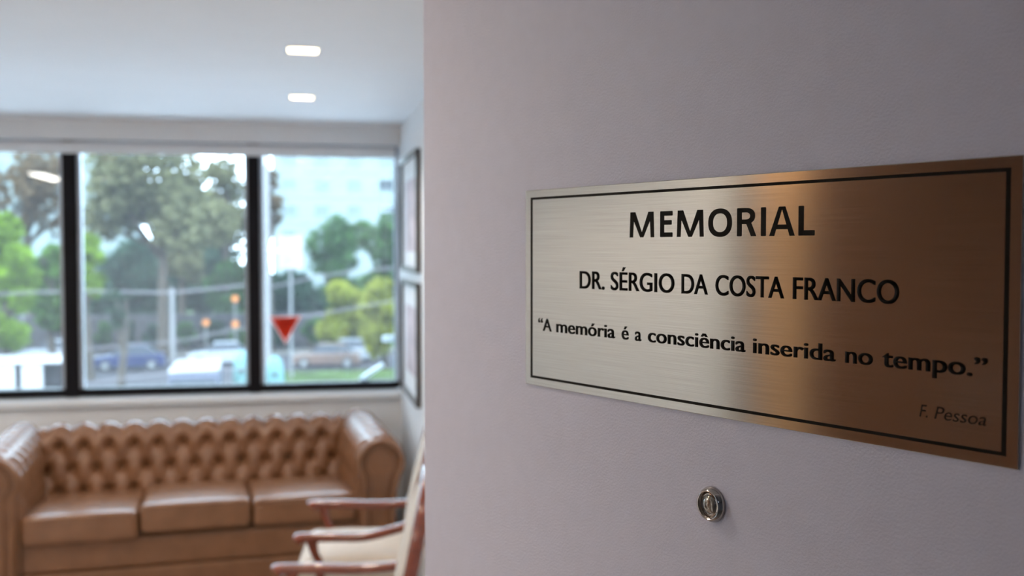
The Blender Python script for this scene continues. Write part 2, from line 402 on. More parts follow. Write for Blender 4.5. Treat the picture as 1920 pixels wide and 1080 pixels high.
def heading_letter(ch, x0, x1, zb, H):
    W_ = x1 - x0; t_ = .0041; mb = MB(); u = .0033
    def poly(pts):      # pts in metres from the letter's lower left corner
        mb.prism([(x0 + a, zb + b) for a, b in pts], 'y', -PT - .00012, -PT + .0002)
    def rect(a, b, c, d, k=.0004):
        poly([(a + k, b), (c - k, b), (c, b + k), (c, d - k), (c - k, d), (a + k, d), (a, d - k), (a, b + k)])
    def ring(cx, cz, rx, rz, tx, tz, a0, a1, n=30, e=2.25):
        def P(ax, az, a):
            c, s_ = math.cos(a), math.sin(a)
            return (cx + ax * math.copysign(abs(c) ** (2 / e), c), cz + az * math.copysign(abs(s_) ** (2 / e), s_))
        for i in range(n):
            p, q = a0 + (a1 - a0) * i / n, a0 + (a1 - a0) * (i + 1) / n
            poly([P(rx, rz, p), P(rx, rz, q), P(rx - tx, rz - tz, q), P(rx - tx, rz - tz, p)])
    if ch in 'ERLI': rect(0, 0, t_, H)
    if ch == 'E':
        rect(t_ * .5, 0, W_, u); rect(t_ * .5, H - u, W_, H); rect(t_ * .5, H * .47, W_ * .93, H * .47 + u)
    if ch == 'L': rect(t_ * .5, 0, W_, u)
    if ch == 'A':
        ap = .0050; m = W_ / 2
        poly([(0, 0), (t_ * .98, 0), (m + .0006, H), (m - ap / 2, H)])
        poly([(W_, 0), (W_ - t_ * .98, 0), (m - .0006, H), (m + ap / 2, H)])
        rect(W_ * .24, H * .225, W_ * .76, H * .225 + u * .9, 0)
    if ch == 'M':
        k = .0012; m = W_ / 2; e_ = .0040
        poly([(0, 0), (t_ * .88, 0), (k + t_ * .88, H), (k * .6, H)])
        poly([(W_, 0), (W_ - t_ * .88, 0), (W_ - k - t_ * .88, H), (W_ - k * .6, H)])
        poly([(k * .6, H), (k + t_ * 1.18, H), (m + e_ * .42, 0), (m - e_ * .42, 0)])
        poly([(W_ - k * .6, H), (W_ - k - t_ * 1.18, H), (m - e_ * .42, 0), (m + e_ * .42, 0)])
    if ch == 'O': ring(W_ / 2, H / 2, W_ / 2, H / 2 + .0003, t_ * 1.04, u * .98, 0, 2 * math.pi, 44)
    if ch == 'R':
        bz = H * .715; rz = H - bz; cx = W_ * .46
        rect(t_ * .5, H - u * .9, cx + .0001, H, 0); rect(t_ * .5, bz - rz, cx + .0001, bz - rz + u * .9, 0)
        ring(cx, bz, W_ * .93 - cx, rz, t_, u * .9, -math.pi / 2, math.pi / 2, 20)
        poly([(W_ - t_ * 1.08, 0), (W_, 0), (W_ * .80, H * .36), (W_ * .66, bz - rz + u * .9), (W_ * .40, bz - rz + u * .8), (W_ * .56, H * .30)])
    o = mb.build('engraved_letter', M['ink'], pl)
for ch, a_, b_ in (('M', .1294, .1551), ('E', .1611, .1735), ('M', .1777, .2031), ('O', .2072, .2283), ('R', .2326, .2489), ('I', .2526, .2567), ('A', .2594, .2795), ('L', .2822, .2945)):
    heading_letter(ch, a_, b_, 1.6569 - B, .0182)
for t_, a_, b_ in [('DR.', .0722, .1018), ('SÉRGIO', .1085, .1757), ('DA', .1824, .2074), ('COSTA', .2140, .2718), ('FRANCO', .2784, .3528)]:
    word(t_, a_, b_, 1.6180 - B, .0143, .004, M['ink'], bold=.022)
for t_, a_, b_ in [('“A', .0191, .0372), ('memória', .0430, .1138), ('é', .1209, .1288), ('a', .1354, .1424), ('consciência', .1491, .2408), ('inserida', .2468, .3107), ('no', .3173, .3363), ('tempo.”', .3423, .4056)]:
    word(t_, a_, b_, 1.5821 - B, .0107, .005, M['ink'], bold=.024)
for t_, a_, b_ in [('F.', .3664, .3714), ('Pessoa', .3754, .4051)]:
    word(t_, a_, b_, 1.5568 - B, .0072, 0, M['thinink'], shear=.22)

# ------------------------------------------------------------------ ceiling lights
def downlight(x, y, label):
    t = thing('ceiling_light', label, 'light', (x, y, ZC), group='square recessed ceiling lights')
    h = HS
    MB().box(-h, -h + .002, -h, h, .0, .055).box(h - .002, h, -h, h, 0, .055).box(-h, h, -h, -h + .002, 0, .055).box(-h, h, h - .002, h, 0, .055).box(-h, h, -h, h, .053, .055).build('recessed_can', M['white'], t)
    f = MB()
    for (a, b, c, d) in ((-h - .006, h + .006, -h - .006, -h + .002), (-h - .006, h + .006, h - .002, h + .006), (-h - .006, -h + .002, -h + .002, h - .002), (h - .002, h + .006, -h + .002, h - .002)):
        f.box(a, b, c, d, -.003, 0)
    f.build('trim_frame', M['white'], t)
    MB().lathe([(.0002, .006), (.040, .006), (.045, .014), (.045, .050), (.0002, .050)], 28).build('lamp_face', M['lamp'], t, smooth=True)
    ld = bpy.data.lights.new('downlight_beam', 'SPOT'); ld.energy = LAMP_W * 4; ld.color = WARM; ld.shadow_soft_size = .035; ld.spot_size = R(130); ld.spot_blend = .6
    lo = bpy.data.objects.new('downlight_beam', ld); COL.objects.link(lo); lo.location = (0, 0, .002); lo.parent = t
LL = ['recessed square ceiling light, farther of the two in view, close to the windows' if i == 1 else
      'recessed square ceiling light, nearer of the two in view, straight above the seating' if i == 0 else
      'square recessed ceiling light outside the picture over the near part of the room, some of them added for light' for i in range(len(LIGHTS))]
for i, (x, y) in enumerate(LIGHTS): downlight(x, y, LL[i])
t = thing('linear_lamp', 'long white surface-mounted linear lamp on the ceiling', 'light', (-2.2, 2.0, ZC - .05))
MB().box(-.06, .06, -.45, .45, .012, .05).build('lamp_housing', M['white'], t, bevel=.004)
MB().box(-.05, .05, -.44, .44, 0, .0115).build('lamp_diffuser', M['tube'], t, bevel=.003)
ld = bpy.data.lights.new('linear_lamp_light', 'AREA'); ld.shape = 'RECTANGLE'; ld.size = .1; ld.size_y = .88; ld.energy = LINEAR_W; ld.color = (1, .90, .78)
lo = bpy.data.objects.new('linear_lamp_light', ld); COL.objects.link(lo); lo.location = (0, 0, -.006); lo.parent = t
# unseen lamp added behind the camera, tinted cool to blue the door
t = thing('hall_fill_light', 'unseen round ceiling lamp added in the hallway, tinted cool to blue the door', 'light', (-.6, -1.5, ZC - .04))
MB().lathe([(.13, .0), (.14, .01), (.14, .04), (.0002, .04)], 32).build('lamp_body', M['white'], t, smooth=True)
ld = bpy.data.lights.new('hall_fill_beam', 'AREA'); ld.shape = 'DISK'; ld.size = .24; ld.energy = HALL_W; ld.color = (.62, .76, 1)
lo = bpy.data.objects.new('hall_fill_beam', ld); COL.objects.link(lo); lo.location = (0, 0, -.006); lo.parent = t

# unseen cabinet, a guess added to give the plaque its brown reflection
t = thing('reflection_cabinet', 'unseen tall shallow dark wood cabinet guessed at the left wall, added to mirror brown in the plaque', 'cabinet', (XL + .02, .31, 0))
MB().box(0, .13, 0, 1.14, .06, 2.2).build('cabinet_body', M['book'], t, bevel=.004)
MB().box(.01, .12, .02, 1.12, 0, .06).build('plinth', M['book'], t)
for k in range(2):
    dd = MB().box(.132, .150, .006 + k * .565, .562 + k * .565, .08, 2.18).build('cabinet_door', M['book'], t, bevel=.003)
    MB().tube([(.152, .51 + k * .1, 1.0), (.172, .51 + k * .1, 1.02), (.172, .51 + k * .1, 1.18), (.152, .51 + k * .1, 1.2)], .006, 8).build('door_handle', M['chrome'], dd, smooth=True)

STREAK_OAK = mat('streak_oak_panel', (.62, .36, .17), .45, var=.15, vscale=6, stretch=(8, 8, 1))  # invented unseen panel, coloured to mirror as a warm streak in the plaque
GRY = mat('streak_grey_strip', (.30, .28, .27), .5, var=.05)  # invented unseen strip, greyed to mirror as the dimmer band beside that streak
struct(MB().box(XL, XL + .06, 1.50, 1.69, 0, ZC).build('trim_6', STREAK_OAK, bevel=.004))
struct(MB().box(XL, XL + .04, 1.70, 1.82, 0, ZC).build('trim_7', GRY, bevel=.004))
# ------------------------------------------------------------------ pictures on the right wall
def picture(z0, z1, label, band):
    y0, y1 = 4.93, 5.725; h = z1 - z0; L = y1 - y0
    t = thing('framed_picture', label, 'picture', (XR, (y0 + y1) / 2, z0), group='framed pictures on the right wall')
    e = .022; hl = L / 2
    MB().box(-.024, -.001, -hl, -hl + e, 0, h).box(-.024, -.001, hl - e, hl, 0, h).box(-.024, -.001, -hl + e, hl - e, 0, e).box(-.024, -.001, -hl + e, hl - e, h - e, h).build('frame', M['frame'], t)
    mo = MB().box(-.008, -.002, -hl + e, hl - e, e, h - e).build('mount', M['mount'], t)
    MB().box(-.0095, -.0085, -hl + .14, hl - .16, band[0], band[1]).build('print', PRINT, t)
picture(1.527, 2.110, 'framed picture with white mount, upper of two on the right wall', (.10, .46))
picture(.893, 1.480, 'framed picture with white mount, lower of two on the right wall', (.12, .46))

# ------------------------------------------------------------------ chesterfield sofa
sofa = thing('chesterfield_sofa', 'tan brown leather button-tufted sofa with rolled arms under the windows', 'sofa', (-.462, 4.885, 0), R(4.6))
def prof_pts(path):                         # path: list of (a, z) -> resampled with arclength and normals
    out = []; s = 0
    dens = []
    for i in range(len(path) - 1):
        (a0, z0), (a1, z1) = path[i], path[i + 1]
        d = math.hypot(a1 - a0, z1 - z0); n = max(1, int(round(d / .0065)))
        for k in range(n): dens.append((a0 + (a1 - a0) * k / n, z0 + (z1 - z0) * k / n))
    dens.append(path[-1])
    for i, p in enumerate(dens):
        if i: s += math.hypot(p[0] - dens[i - 1][0], p[1] - dens[i - 1][1])
        q0, q1 = dens[max(i - 2, 0)], dens[min(i + 2, len(dens) - 1)]
        ta, tz = q1[0] - q0[0], q1[1] - q0[1]; l = math.hypot(ta, tz) or 1
        out.append((p[0], p[1], s, -tz / l, ta / l))      # normal points to the seat side / up
    return out
def tuft(x, s, pitch, s_top, row, smax, smin):
    """quilted diamonds with buttons at row s_top, s_top+-row (staggered)"""
    u = x / pitch; v = (s - s_top) / row
    p, q = u + v / 2, u - v / 2
    a = abs(math.sin(math.pi * p)); b = abs(math.sin(math.pi * q))
    h = (a * b) ** .8
    if s > s_top:
        f_ = min(1, (s - s_top) / (row * .8)); h = h * (1 - f_) + f_ * 1.45 * abs(math.sin(math.pi * (x / pitch + .5))) ** .7
    dp, dq = p - round(p), q - round(q)
    dx = (dp + dq) / 2 * pitch; ds = (dp - dq) * row
    r = math.hypot(dx, ds)
    hole = math.exp(-(r / .022) ** 2) * (1 if s < s_top + row * .5 else 0)
    k = 1
    if s > smax: k = max(0, 1 - (s - smax) / .05)
    return (.020 * h - .044 * hole) * k
def tufted(name, path, l0, l1, axis, pitch, s_top, row, smax, flip=1, off=0, rows=()):
    P = prof_pts(path); n = int((l1 - l0) / .0075); V = []; F = []
    for i in range(n + 1):
        l = l0 + (l1 - l0) * i / n
        edge = min(1, min(l - l0, l1 - l) / .03)
        for (a, z, s, na, nz) in P:
            d = tuft(l - off, s, pitch, s_top, row, smax, 0) * edge
            aa, zz = a + na * d, z + nz * d
            V.append((l, aa, zz) if axis == 'x' else (flip * aa, l, zz))
    m = len(P)
    for i in range(n):
        for j in range(m - 1): F.append((i * m + j, (i + 1) * m + j, (i + 1) * m + j + 1, i * m + j + 1))
    F.append(tuple(range(m))); F.append(tuple(range(n * m + m - 1, n * m - 1, -1)))
    o = MB().add(V, F).build(name, M['leather'], sofa, smooth=False)
    o.data.polygons.foreach_set('use_smooth', [len(p.vertices) == 4 for p in o.data.polygons])
    # buttons
    for (r, cnt) in rows:
        s = s_top + r * row
        pa = min(P, key=lambda t: abs(t[2] - s))
        for c in range(cnt):
            l = off + (c - (cnt - 1) / 2) * pitch if axis == 'x' else off + c * pitch + (pitch / 2 if r % 2 else 0)
            if not l0 < l < l1: continue
            d = -.004
            co = (l, pa[0] + pa[3] * d, pa[1] + pa[4] * d) if axis == 'x' else (flip * (pa[0] + pa[3] * d), l, pa[1] + pa[4] * d)
            nn = Vector((0, pa[3], pa[4])) if axis == 'x' else Vector((flip * pa[3], 0, pa[4]))
            bt = bpy.data.objects.new('button', BUTTON); COL.objects.link(bt); bt.parent = o
            bt.location = co; bt.rotation_mode = 'QUATERNION'; bt.rotation_quaternion = nn.to_track_quat('Z', 'Y')
    return o
bo = MB().lathe([(.0095, -.004), (.0098, .0), (.008, .003), (.004, .0048), (.0004, .0052)], 12).build('button', M['leather'], smooth=True)
BUTTON = bo.data; bpy.data.objects.remove(bo)
def arc(cx, cz, r, a0, a1, n=26): return [(cx + r * math.cos(R(a0 + (a1 - a0) * i / n)), cz + r * math.sin(R(a0 + (a1 - a0) * i / n))) for i in range(n + 1)]
PITCH = .118
# back: s=0 at seat; straight face then roll
bpath = [(.655, .36), (.728, .63)] + arc(.822, .638, .094, 176, -55) + [(.866, .10), (.70, .10)]
s_face = math.hypot(.073, .27)
back = tufted('backrest', bpath, -.76, .76, 'x', PITCH, s_face + .028, .112, s_face + .27, off=-.012 + PITCH / 2 * 0 + PITCH * .5, rows=())
# buttons on back rows: parity from lattice: row 0 at integer u (+.5 offset), rows +-1 staggered
Pb = prof_pts(bpath)
def back_buttons():
    for r in (-2, -1, 0):
        s = s_face + .028 + r * .112
        pa = min(Pb, key=lambda t: abs(t[2] - s))
        for c in range(-7, 8):
            u = c + (0.5 if r % 2 else 0)
            l = -.012 + PITCH * .5 + u * PITCH
            if abs(l + .012) > .665: continue
            d = -.034
            bt = bpy.data.objects.new('button', BUTTON); COL.objects.link(bt); bt.parent = back
            bt.location = (l, pa[0] + pa[3] * d, pa[1] + pa[4] * d); bt.rotation_mode = 'QUATERNION'
            bt.rotation_quaternion = Vector((0, pa[3], pa[4])).to_track_quat('Z', 'Y')
back_buttons()
# arms
apath = [(.728, .36), (.734, .61)] + arc(.832, .640, .098, 178, -50) + [(.885, .10), (.74, .10)]
sa = .25
for sd in (1, -1):
    arm = tufted('rolled_arm', apath, .012, .90, 'y', .128, sa + .10, .112, sa + .30, flip=sd, off=.09)
    Pa = prof_pts(apath)
    for r in (-1, 0):
        s = sa + .10 + r * .112; pa = min(Pa, key=lambda t: abs(t[2] - s))
        for c in range(7):
            l = .09 + c * .128 + (.064 if r % 2 else 0)
            if l > .74 and r < 1 or l > .86: continue
            d = -.034
            bt = bpy.data.objects.new('button', BUTTON); COL.objects.link(bt); bt.parent = arm
            bt.location = (sd * (pa[0] + pa[3] * d), l, pa[1] + pa[4] * d); bt.rotation_mode = 'QUATERNION'
            bt.rotation_quaternion = Vector((sd * pa[3], 0, pa[4])).to_track_quat('Z', 'Y')
    # front scroll panel with piping
    sc = arc(.832, .640, .100, 215, -35, 36)
    poly = [(.762, .10)] + [(.760, .30), (.752, .50)] + sc + [(.892, .50), (.884, .30), (.882, .10)]
    poly = [(sd * a, z) for a, z in poly]
    p_ = MB().prism([(a * 1, z) for a, z in [(sd * .770, .10), (sd * .768, .30), (sd * .760, .50)] + [(sd * a, z) for a, z in arc(.832, .640, .090, 215, -35, 36)] + [(sd * .884, .50), (sd * .876, .30), (sd * .874, .10)]], 'y', .000, .03).build('front_panel', M['leather'], arm, bevel=0)
    MB().tube([(a, -.010, z) for a, z in poly], .014, 10).build('piping', M['leather'], arm, smooth=True)
    inner = [(sd * a, z) for a, z in arc(.832, .640, .066, 235, -55, 30)]
    MB().tube([(a, -.002, z) for a, z in [(sd * .790, .12), (sd * .788, .50)] + inner + [(sd * .866, .50), (sd * .858, .12)]], .006, 8).build('piping', M['leather'], arm, smooth=True)
# cushions
for k, (cx, dz, dy) in enumerate([(-.4875, -.012, -.006), (0, .010, .004), (.4875, .004, .012)]):
    cu = MB().rbox((cx, .345 + dy, .430 + dz), (.2405, .335, .066), .030, crown=.010, n=18, mtx=Matrix.Translation((0, .01, .46)) @ Matrix.Rotation(R(-3.6), 4, 'X') @ Matrix.Translation((0, -.01, -.46))).build('seat_cushion', M['leather'], sofa, smooth=True)
    for zz in (-.052, .052):
        hx, hy = .2365, .332; rr = .02
        MB().tube([(cx + sx * hx, .345 + dy - hy, .430 + dz + zz) for sx in (-.93, -.5, 0, .5, .93)], .005, 8).build('piping', M['leather'], cu, smooth=True)
# base
MB().box(-.76, .76, .078, .70, .13, .362).build('seat_base', M['leather'], sofa, bevel=.012)
MB().box(-.758, .758, .046, .080, .225, .358).build('front_rail', M['leather'], sofa, bevel=.012)
MB().box(-.758, .758, .040, .075, .105, .220).build('lower_rail', M['leather'], sofa, bevel=.012)
for sx in (-.80, .80):
    for sy in (.07, .82):
        MB().lathe([(.026, 0), (.034, .02), (.040, .055), (.034, .085), (.03, .10)], 20, Matrix.Translation((sx, sy, 0))).build('bun_foot', M['mahog'], sofa, smooth=True)

# ------------------------------------------------------------------ armchairs
def catmull(pts, n=8):
    P = [Vector(p) for p in pts]; P = [P[0] * 2 - P[1]] + P + [P[-1] * 2 - P[-2]]; out = []
    for i in range(1, len(P) - 2):
        for k in range(n):
            t_ = k / n
            out.append(.5 * ((2 * P[i]) + (-P[i - 1] + P[i + 1]) * t_ + (2 * P[i - 1] - 5 * P[i] + 4 * P[i + 1] - P[i + 2]) * t_ ** 2 + (-P[i - 1] + 3 * P[i] - 3 * P[i + 1] + P[i + 2]) * t_ ** 3))
    out.append(P[-2]); return out
def armchair(loc, rz, label, rise):
    t = thing('armchair', label, 'chair', loc, rz, 'wooden armchairs along the right wall')
    MB().rbox((-.0, 0, .462), (.215, .235, .045), .035, crown=.03, n=12, taper=-.06).build('seat', M['cream'], t, smooth=True)
    MB().rbox((-.0, 0, .405), (.222, .242, .032), .012, n=8, taper=-.06).build('seat_rail', M['mahog'], t, smooth=True)
    for sy in (-1, 1):
        MB().tube(catmull([(-.185, sy * .215, .40), (-.195, sy * .222, .30), (-.185, sy * .215, .14), (-.195, sy * .218, 0)]), [.026 - .010 * min(1, i / 20) for i in range(25)], 12).build('leg', M['mahog'], t, smooth=True)
        MB().tube(catmull([(.19, sy * .19, .44), (.20, sy * .19, .28), (.225, sy * .19, .12), (.26, sy * .19, 0)]), [.022 - .006 * i / 24 for i in range(25)], 12).build('leg', M['mahog'], t, smooth=True)
        rs = rise[0 if sy < 0 else 1]
        pts = catmull([(-.205, sy * .247, .592), (-.185, sy * .249, .602), (-.09, sy * .250, .602), (.03, sy * .249, .597 + rs * .1), (.13, sy * .245, .600 + rs * .55), (.225, sy * .236, .610 + rs)])
        n_ = len(pts)
        rad = [.022 + .008 * math.exp(-((i / (n_ - 1) - .07) / .1) ** 2) - .002 * i / n_ for i in range(n_)]; rad[0] = .010
        a = MB().tube(pts, rad, 14, flat=.82, up=(0, 0, 1)).build('armrest', M['mahog'], t, smooth=True)
        MB().tube(catmull([(-.155, sy * .248, .592), (-.145, sy * .246, .545), (-.125, sy * .240, .49), (-.135, sy * .232, .41)]), [.022 - .007 * math.sin(math.pi * min(1, i / 24)) for i in range(25)], 12).build('arm_post', M['mahog'], a, smooth=True)
    # oval back, reclined
    mt = Matrix.Translation((.232, 0, .715)) @ Matrix.Rotation(R(12), 4, 'Y')
    ring = []
    for k in range(48):
        an = 2 * math.pi * k / 48; ring.append(mt @ Vector((0, .225 * math.cos(an), .255 * math.sin(an))))
    MB().tube(ring, .021, 12, closed=True).build('back_frame', M['mahog'], t, smooth=True)
    V = []; F = []; nr, na = 7, 40
    for side in (-1, 1):
        base = len(V)
        for i in range(nr + 1):
            r_ = i / nr
            for k in range(na):
                an = 2 * math.pi * k / na
                V.append(mt @ Vector((side * (.006 + .028 * math.sqrt(max(0, 1 - r_ ** 2))), .212 * r_ * math.cos(an), .242 * r_ * math.sin(an))))
        for i in range(nr):
            for k in range(na): F.append((base + i * na + k, base + i * na + (k + 1) % na, base + (i + 1) * na + (k + 1) % na, base + (i + 1) * na + k))
    MB().add(V, F).build('back_cushion', M['cream'], t, smooth=True)
    for sy in (-1, 1):
        MB().tube([(.195, sy * .17, .42), (.200, sy * .165, .46), (.206, sy * .155, .51)], .018, 10).build('back_stile', M['mahog'], t, smooth=True)
    return t
armchair((.217, 4.08, 0), R(-6), 'wooden armchair with cream upholstery, nearer the sofa of the two', (.036, -.004))
armchair((.096, 3.22, 0), R(-6), 'wooden armchair with cream upholstery, farther from the sofa, cut by the bottom edge', (.0, .0))

# ------------------------------------------------------------------ outside: street, park, trees
GZ = -5.95
def hX(px, Y): return Y * math.tan(R(11.37) + math.atan((px - 960) / 1984))
def hZ(px, py, Y):
    a = math.atan((px - 960) / 1984); wd = Y / math.cos(R(11.37) + a) * math.cos(a); return 1.65 - (py - 463) / 1984 * wd
struct(MB().box(-120, 120, 8, 78, GZ - .3, GZ).build('road', M['asphalt']))
struct(MB().box(-120, 120, 76, 79, GZ - .3, GZ + .14).build('pavement', M['pave']))
struct(MB().box(-140, 140, 79, 260, GZ - .3, GZ + .12).build('park_ground', M['lawn']))
struct(MB().box(-3, 9, 57.5, 64.5, GZ - .2, GZ + .16).build('verge_ground', M['lawn']))
# facade below/around our own window, so that the building stands on something
struct(MB().box(-12, 8, YB + .26, YB + .5, GZ, .70).box(-12, XL - .2, YB + .26, YB + .5, .7, 2.6).box(XR + .2, 8, YB + .26, YB + .5, .7, 2.6).build('exterior_wall', M['bwall']))

def tree(px, ytop, ybot, pw, Y, col, label, n=2600, leaf=.34, trunk_h=None, name='tree', dens=1.0, seed=0, blobs=16, gz=GZ, group='park trees beyond the street'):
    rnd = random.Random(seed + int(px) * 7 + int(Y))
    X = hX(px, Y); zt = hZ(px, ytop, Y); zb = max(hZ(px, ybot, Y), gz + .5); hw = pw / 1984 * Y
    t = thing(name, label, 'tree' if name != 'bush' else 'bush', (X, Y, gz), group=group)
    cz = (zt + zb) / 2 - gz; hh = (zt - zb) / 2
    B_ = []
    for k in range(blobs):
        a = rnd.uniform(0, 6.283); r_ = rnd.uniform(.15, .78); zz = rnd.uniform(-.72, .74)
        sc_ = math.sqrt(max(.1, 1 - zz * zz * .8))
        B_.append((Vector((math.cos(a) * r_ * hw * sc_, math.sin(a) * r_ * hw * .8 * sc_, cz + zz * hh)), rnd.uniform(.28, .45) * min(hw, hh * 1.2)))
    mb = MB()
    tr_h = cz
    lean = rnd.uniform(-.5, .5)
    pts = [Vector((0, 0, 0)), Vector((lean * .3, 0, tr_h * .4)), Vector((lean, .2, tr_h * .8)), Vector((lean * 1.1, 0, tr_h + hh * .5))]
    r0 = .10 + .022 * (zt - gz)
    mb.tube(catmull(pts, 5), [r0 * (1 - .72 * i / 15) for i in range(16)], 8)
    for c, r_ in B_[:12]:
        h0 = min(c.z * .8, tr_h * rnd.uniform(.55, .95)); st_ = Vector((lean * h0 / tr_h, 0, h0))
        mid = (st_ + c) / 2 + Vector((0, 0, -.06 * hh))
        mb.tube(catmull([st_, mid, c], 4), [r0 * (.42 - .034 * i) for i in range(9)], 6)
    mb.build('trunk', M['bark'], t, smooth=True)
    V = []; F = []
    tot = sum(b[1] ** 2 for b in B_)
    for c, r_ in B_:
        for _ in range(int(n * dens * r_ * r_ / tot)):
            d = Vector((rnd.gauss(0, 1), rnd.gauss(0, 1), rnd.gauss(0, 1))).normalized()
            p = c + d * r_ * rnd.uniform(.55, 1.12)
            u = Vector((rnd.gauss(0, 1), rnd.gauss(0, 1), rnd.gauss(0, .6))).normalized(); v = u.orthogonal().normalized()
            s_ = leaf * rnd.uniform(.6, 1.3); o = len(V)
            V += [p - u * s_, p - v * s_ * .5, p + u * s_, p + v * s_ * .5 + Vector((0, 0, s_ * .15))]
            F.append((o, o + 1, o + 2, o + 3))
    me = bpy.data.meshes.new('foliage'); me.from_pydata([tuple(x) for x in V], [], F); me.materials.append(LEAF[col])
    fo = bpy.data.objects.new('foliage', me); COL.objects.link(fo); fo.parent = t; fo['kind'] = 'stuff'
    return t
LEAF = {k: leaf_mat(k + '_leaves', c) for k, c in dict(
    lime=(.105, .175, .016), mid=(.052, .105, .022), olive=(.115, .115, .06), dark=(.022, .042, .024), blue=(.035, .062, .042),
    yellow=(.15, .165, .022), brown=(.085, .058, .032), green=(.042, .085, .028)).items()}
T = [
 # px, top, bottom, half width px, Y, colour, label
 (5, 392, 672, 62, 62, 'lime', 'bright lime green bushy tree at the left edge of the left pane', 4800),
 (98, 408, 660, 48, 68, 'mid', 'mid green tree just left of the first black mullion', 2800),
 (60, 270, 430, 95, 88, 'brown', 'tall sparse brownish tree rising behind the lime green tree', 1500),
 (166, 436, 560, 28, 64, 'lime', 'small light green tree at the left edge of the middle pane', 1200),
 (305, 250, 462, 165, 76, 'olive', 'large spreading olive tree filling the top of the middle pane', 6500),
 (425, 292, 470, 62, 84, 'olive', 'olive tree behind the right part of the middle pane', 1500),
 (250, 440, 640, 88, 92, 'blue', 'blue-green tree low in the centre of the middle pane', 4800),
 (365, 425, 640, 85, 97, 'blue', 'blue-green tree right of centre in the middle pane', 4800),
 (430, 470, 645, 45, 82, 'green', 'dark green tree beside the second black mullion', 2200),
 (505, 270, 450, 26, 78, 'brown', 'thin bare-branched tree beside the white lamp pole', 500),
 (340, 392, 540, 60, 88, 'olive', 'mid-height olive tree right of the trunk of the large spreading tree', 2600),
 (548, 486, 650, 55, 83, 'dark', 'dark green tree below the white sign', 3600),
 (625, 402, 610, 62, 94, 'green', 'rounded green tree left of centre in the right pane', 2600),
 (722, 385, 610, 66, 89, 'green', 'taller green tree at the right side of the right pane', 2800),
 (650, 530, 676, 48, 74, 'yellow', 'yellow-green bushy tree in the middle of the right pane', 3200),
 (722, 522, 680, 44, 66, 'yellow', 'yellow-green bushy tree at the right edge of the right pane', 3200),
 (-110, 330, 640, 90, 70, 'mid', 'green tree out of view beyond the left pane', 2200),
 (-260, 300, 640, 90, 76, 'olive', 'olive tree far out beyond the left pane', 1800),
 (850, 400, 640, 80, 84, 'green', 'green tree hidden behind the right wall', 1800),
]
for a in T: tree(*a[:7], n=a[7])
for k in range(15):
    px = -60 + k * 62
    tree(px, 500 + (k * 37 % 30), 640, 30, 108 + (k % 2) * 15, ('dark', 'blue', 'green')[k % 3], 'dark background tree in the far row across the park', n=1300, leaf=.5, seed=50, blobs=10, group='dark far row of park trees')
for k, (px, c) in enumerate(((150, 'dark'), (190, 'green'), (236, 'dark'), (284, 'blue'), (352, 'green'), (398, 'dark'), (448, 'green'), (530, 'dark'), (585, 'green'), (745, 'green'))):
    lab = {'dark': 'dark green', 'green': 'mid green', 'blue': 'blue-green'}[c] + ' bush at the park wall, ' + ('behind the first black mullion', 'left of the navy car', 'directly behind the navy car', 'behind the right end of the navy car', 'just right of the pale utility pole', 'below the left orange sign', 'just left of the second black mullion', 'below the red triangle sticker', 'behind the left end of the brown car', 'at the far right edge of the right pane')[k]
    tree(px, 596 + (k * 11 % 17), 652, 19, 77.4, c, lab, n=900, leaf=.26, name='bush', seed=80, blobs=8, group='bushes in front of the park wall')
# young tree with a thin stem in the street
tree(222, 545, 620, 17, 50, 'dark', 'thin young street tree in front of the navy car', n=90, seed=3, blobs=5)

# park wall
wl = thing('stone_wall', 'low dark stone wall along the park behind the navy car', 'wall', (hX(250, 79.5), 79.5, GZ + .12))
rnd = random.Random(4)
blk = MB().rbox((0, 0, .22), (.55, .3, .215), .05, n=3).build('stone', M['stone'], wl, smooth=True)
fst = True
for r_ in range(6):
    for c in range(-13, 14):
        if fst: o = blk; fst = False
        else: o = blk.copy(); COL.objects.link(o)
        o.parent = wl; o.location = (c * 1.13 + (r_ % 2) * .5, rnd.uniform(-.04, .04), r_ * .44)

# pale apartment building
DK = []
def building(x0, x1, Y, top, label, nfl, ncol, dark=None):
    t = thing('apartment_building', label, 'building', ((x0 + x1) / 2, Y, GZ))
    W_ = x1 - x0
    MB().box(-W_ / 2, W_ / 2, 0, 14, 0, top - GZ).build('wall', M['bwall'], t)
    MB().box(-W_ / 2 - .3, W_ / 2 + .3, -.3, 14.3, top - GZ, top - GZ + .6).build('roof_slab', M['bframe'], t)
    fm = MB().box(-.85, .85, -.10, .0, 0, .12).box(-.85, .85, -.1, 0, 1.38, 1.5).box(-.85, -.75, -.1, 0, .12, 1.38).box(.75, .85, -.1, 0, .12, 1.38).box(-.04, .04, -.08, 0, .12, 1.38)
    w0 = fm.build('window', M['bframe'], t); p0 = MB().box(-.75, .75, -.05, .0, .12, 1.38).build('pane', M['bwin'], w0)
    f_ = True
    for i in range(nfl):
        for j in range(ncol):
            if f_: o = w0; f_ = False
            else:
                o = w0.copy(); COL.objects.link(o); o.parent = t; p = p0.copy(); COL.objects.link(p); p.parent = o
            o.location = (-W_ / 2 + W_ * (j + .5) / ncol, 0, 2 + i * 3.1)
            if dark == (i, j): DK.append(o)
    sl = MB().box(-W_ / 2, W_ / 2, -.08, 0, 0, .14).build('floor_band', M['bframe'], t)
    for i in range(1, nfl):
        o = sl.copy(); COL.objects.link(o); o.parent = t; o.location = (0, 0, 1.2 + i * 3.1)
    sl.location = (0, 0, 1.2)
building(hX(512, 130), 24, 130, 24, 'pale blue-white apartment block behind the trees in the right pane', 9, 7, dark=(4, 3))
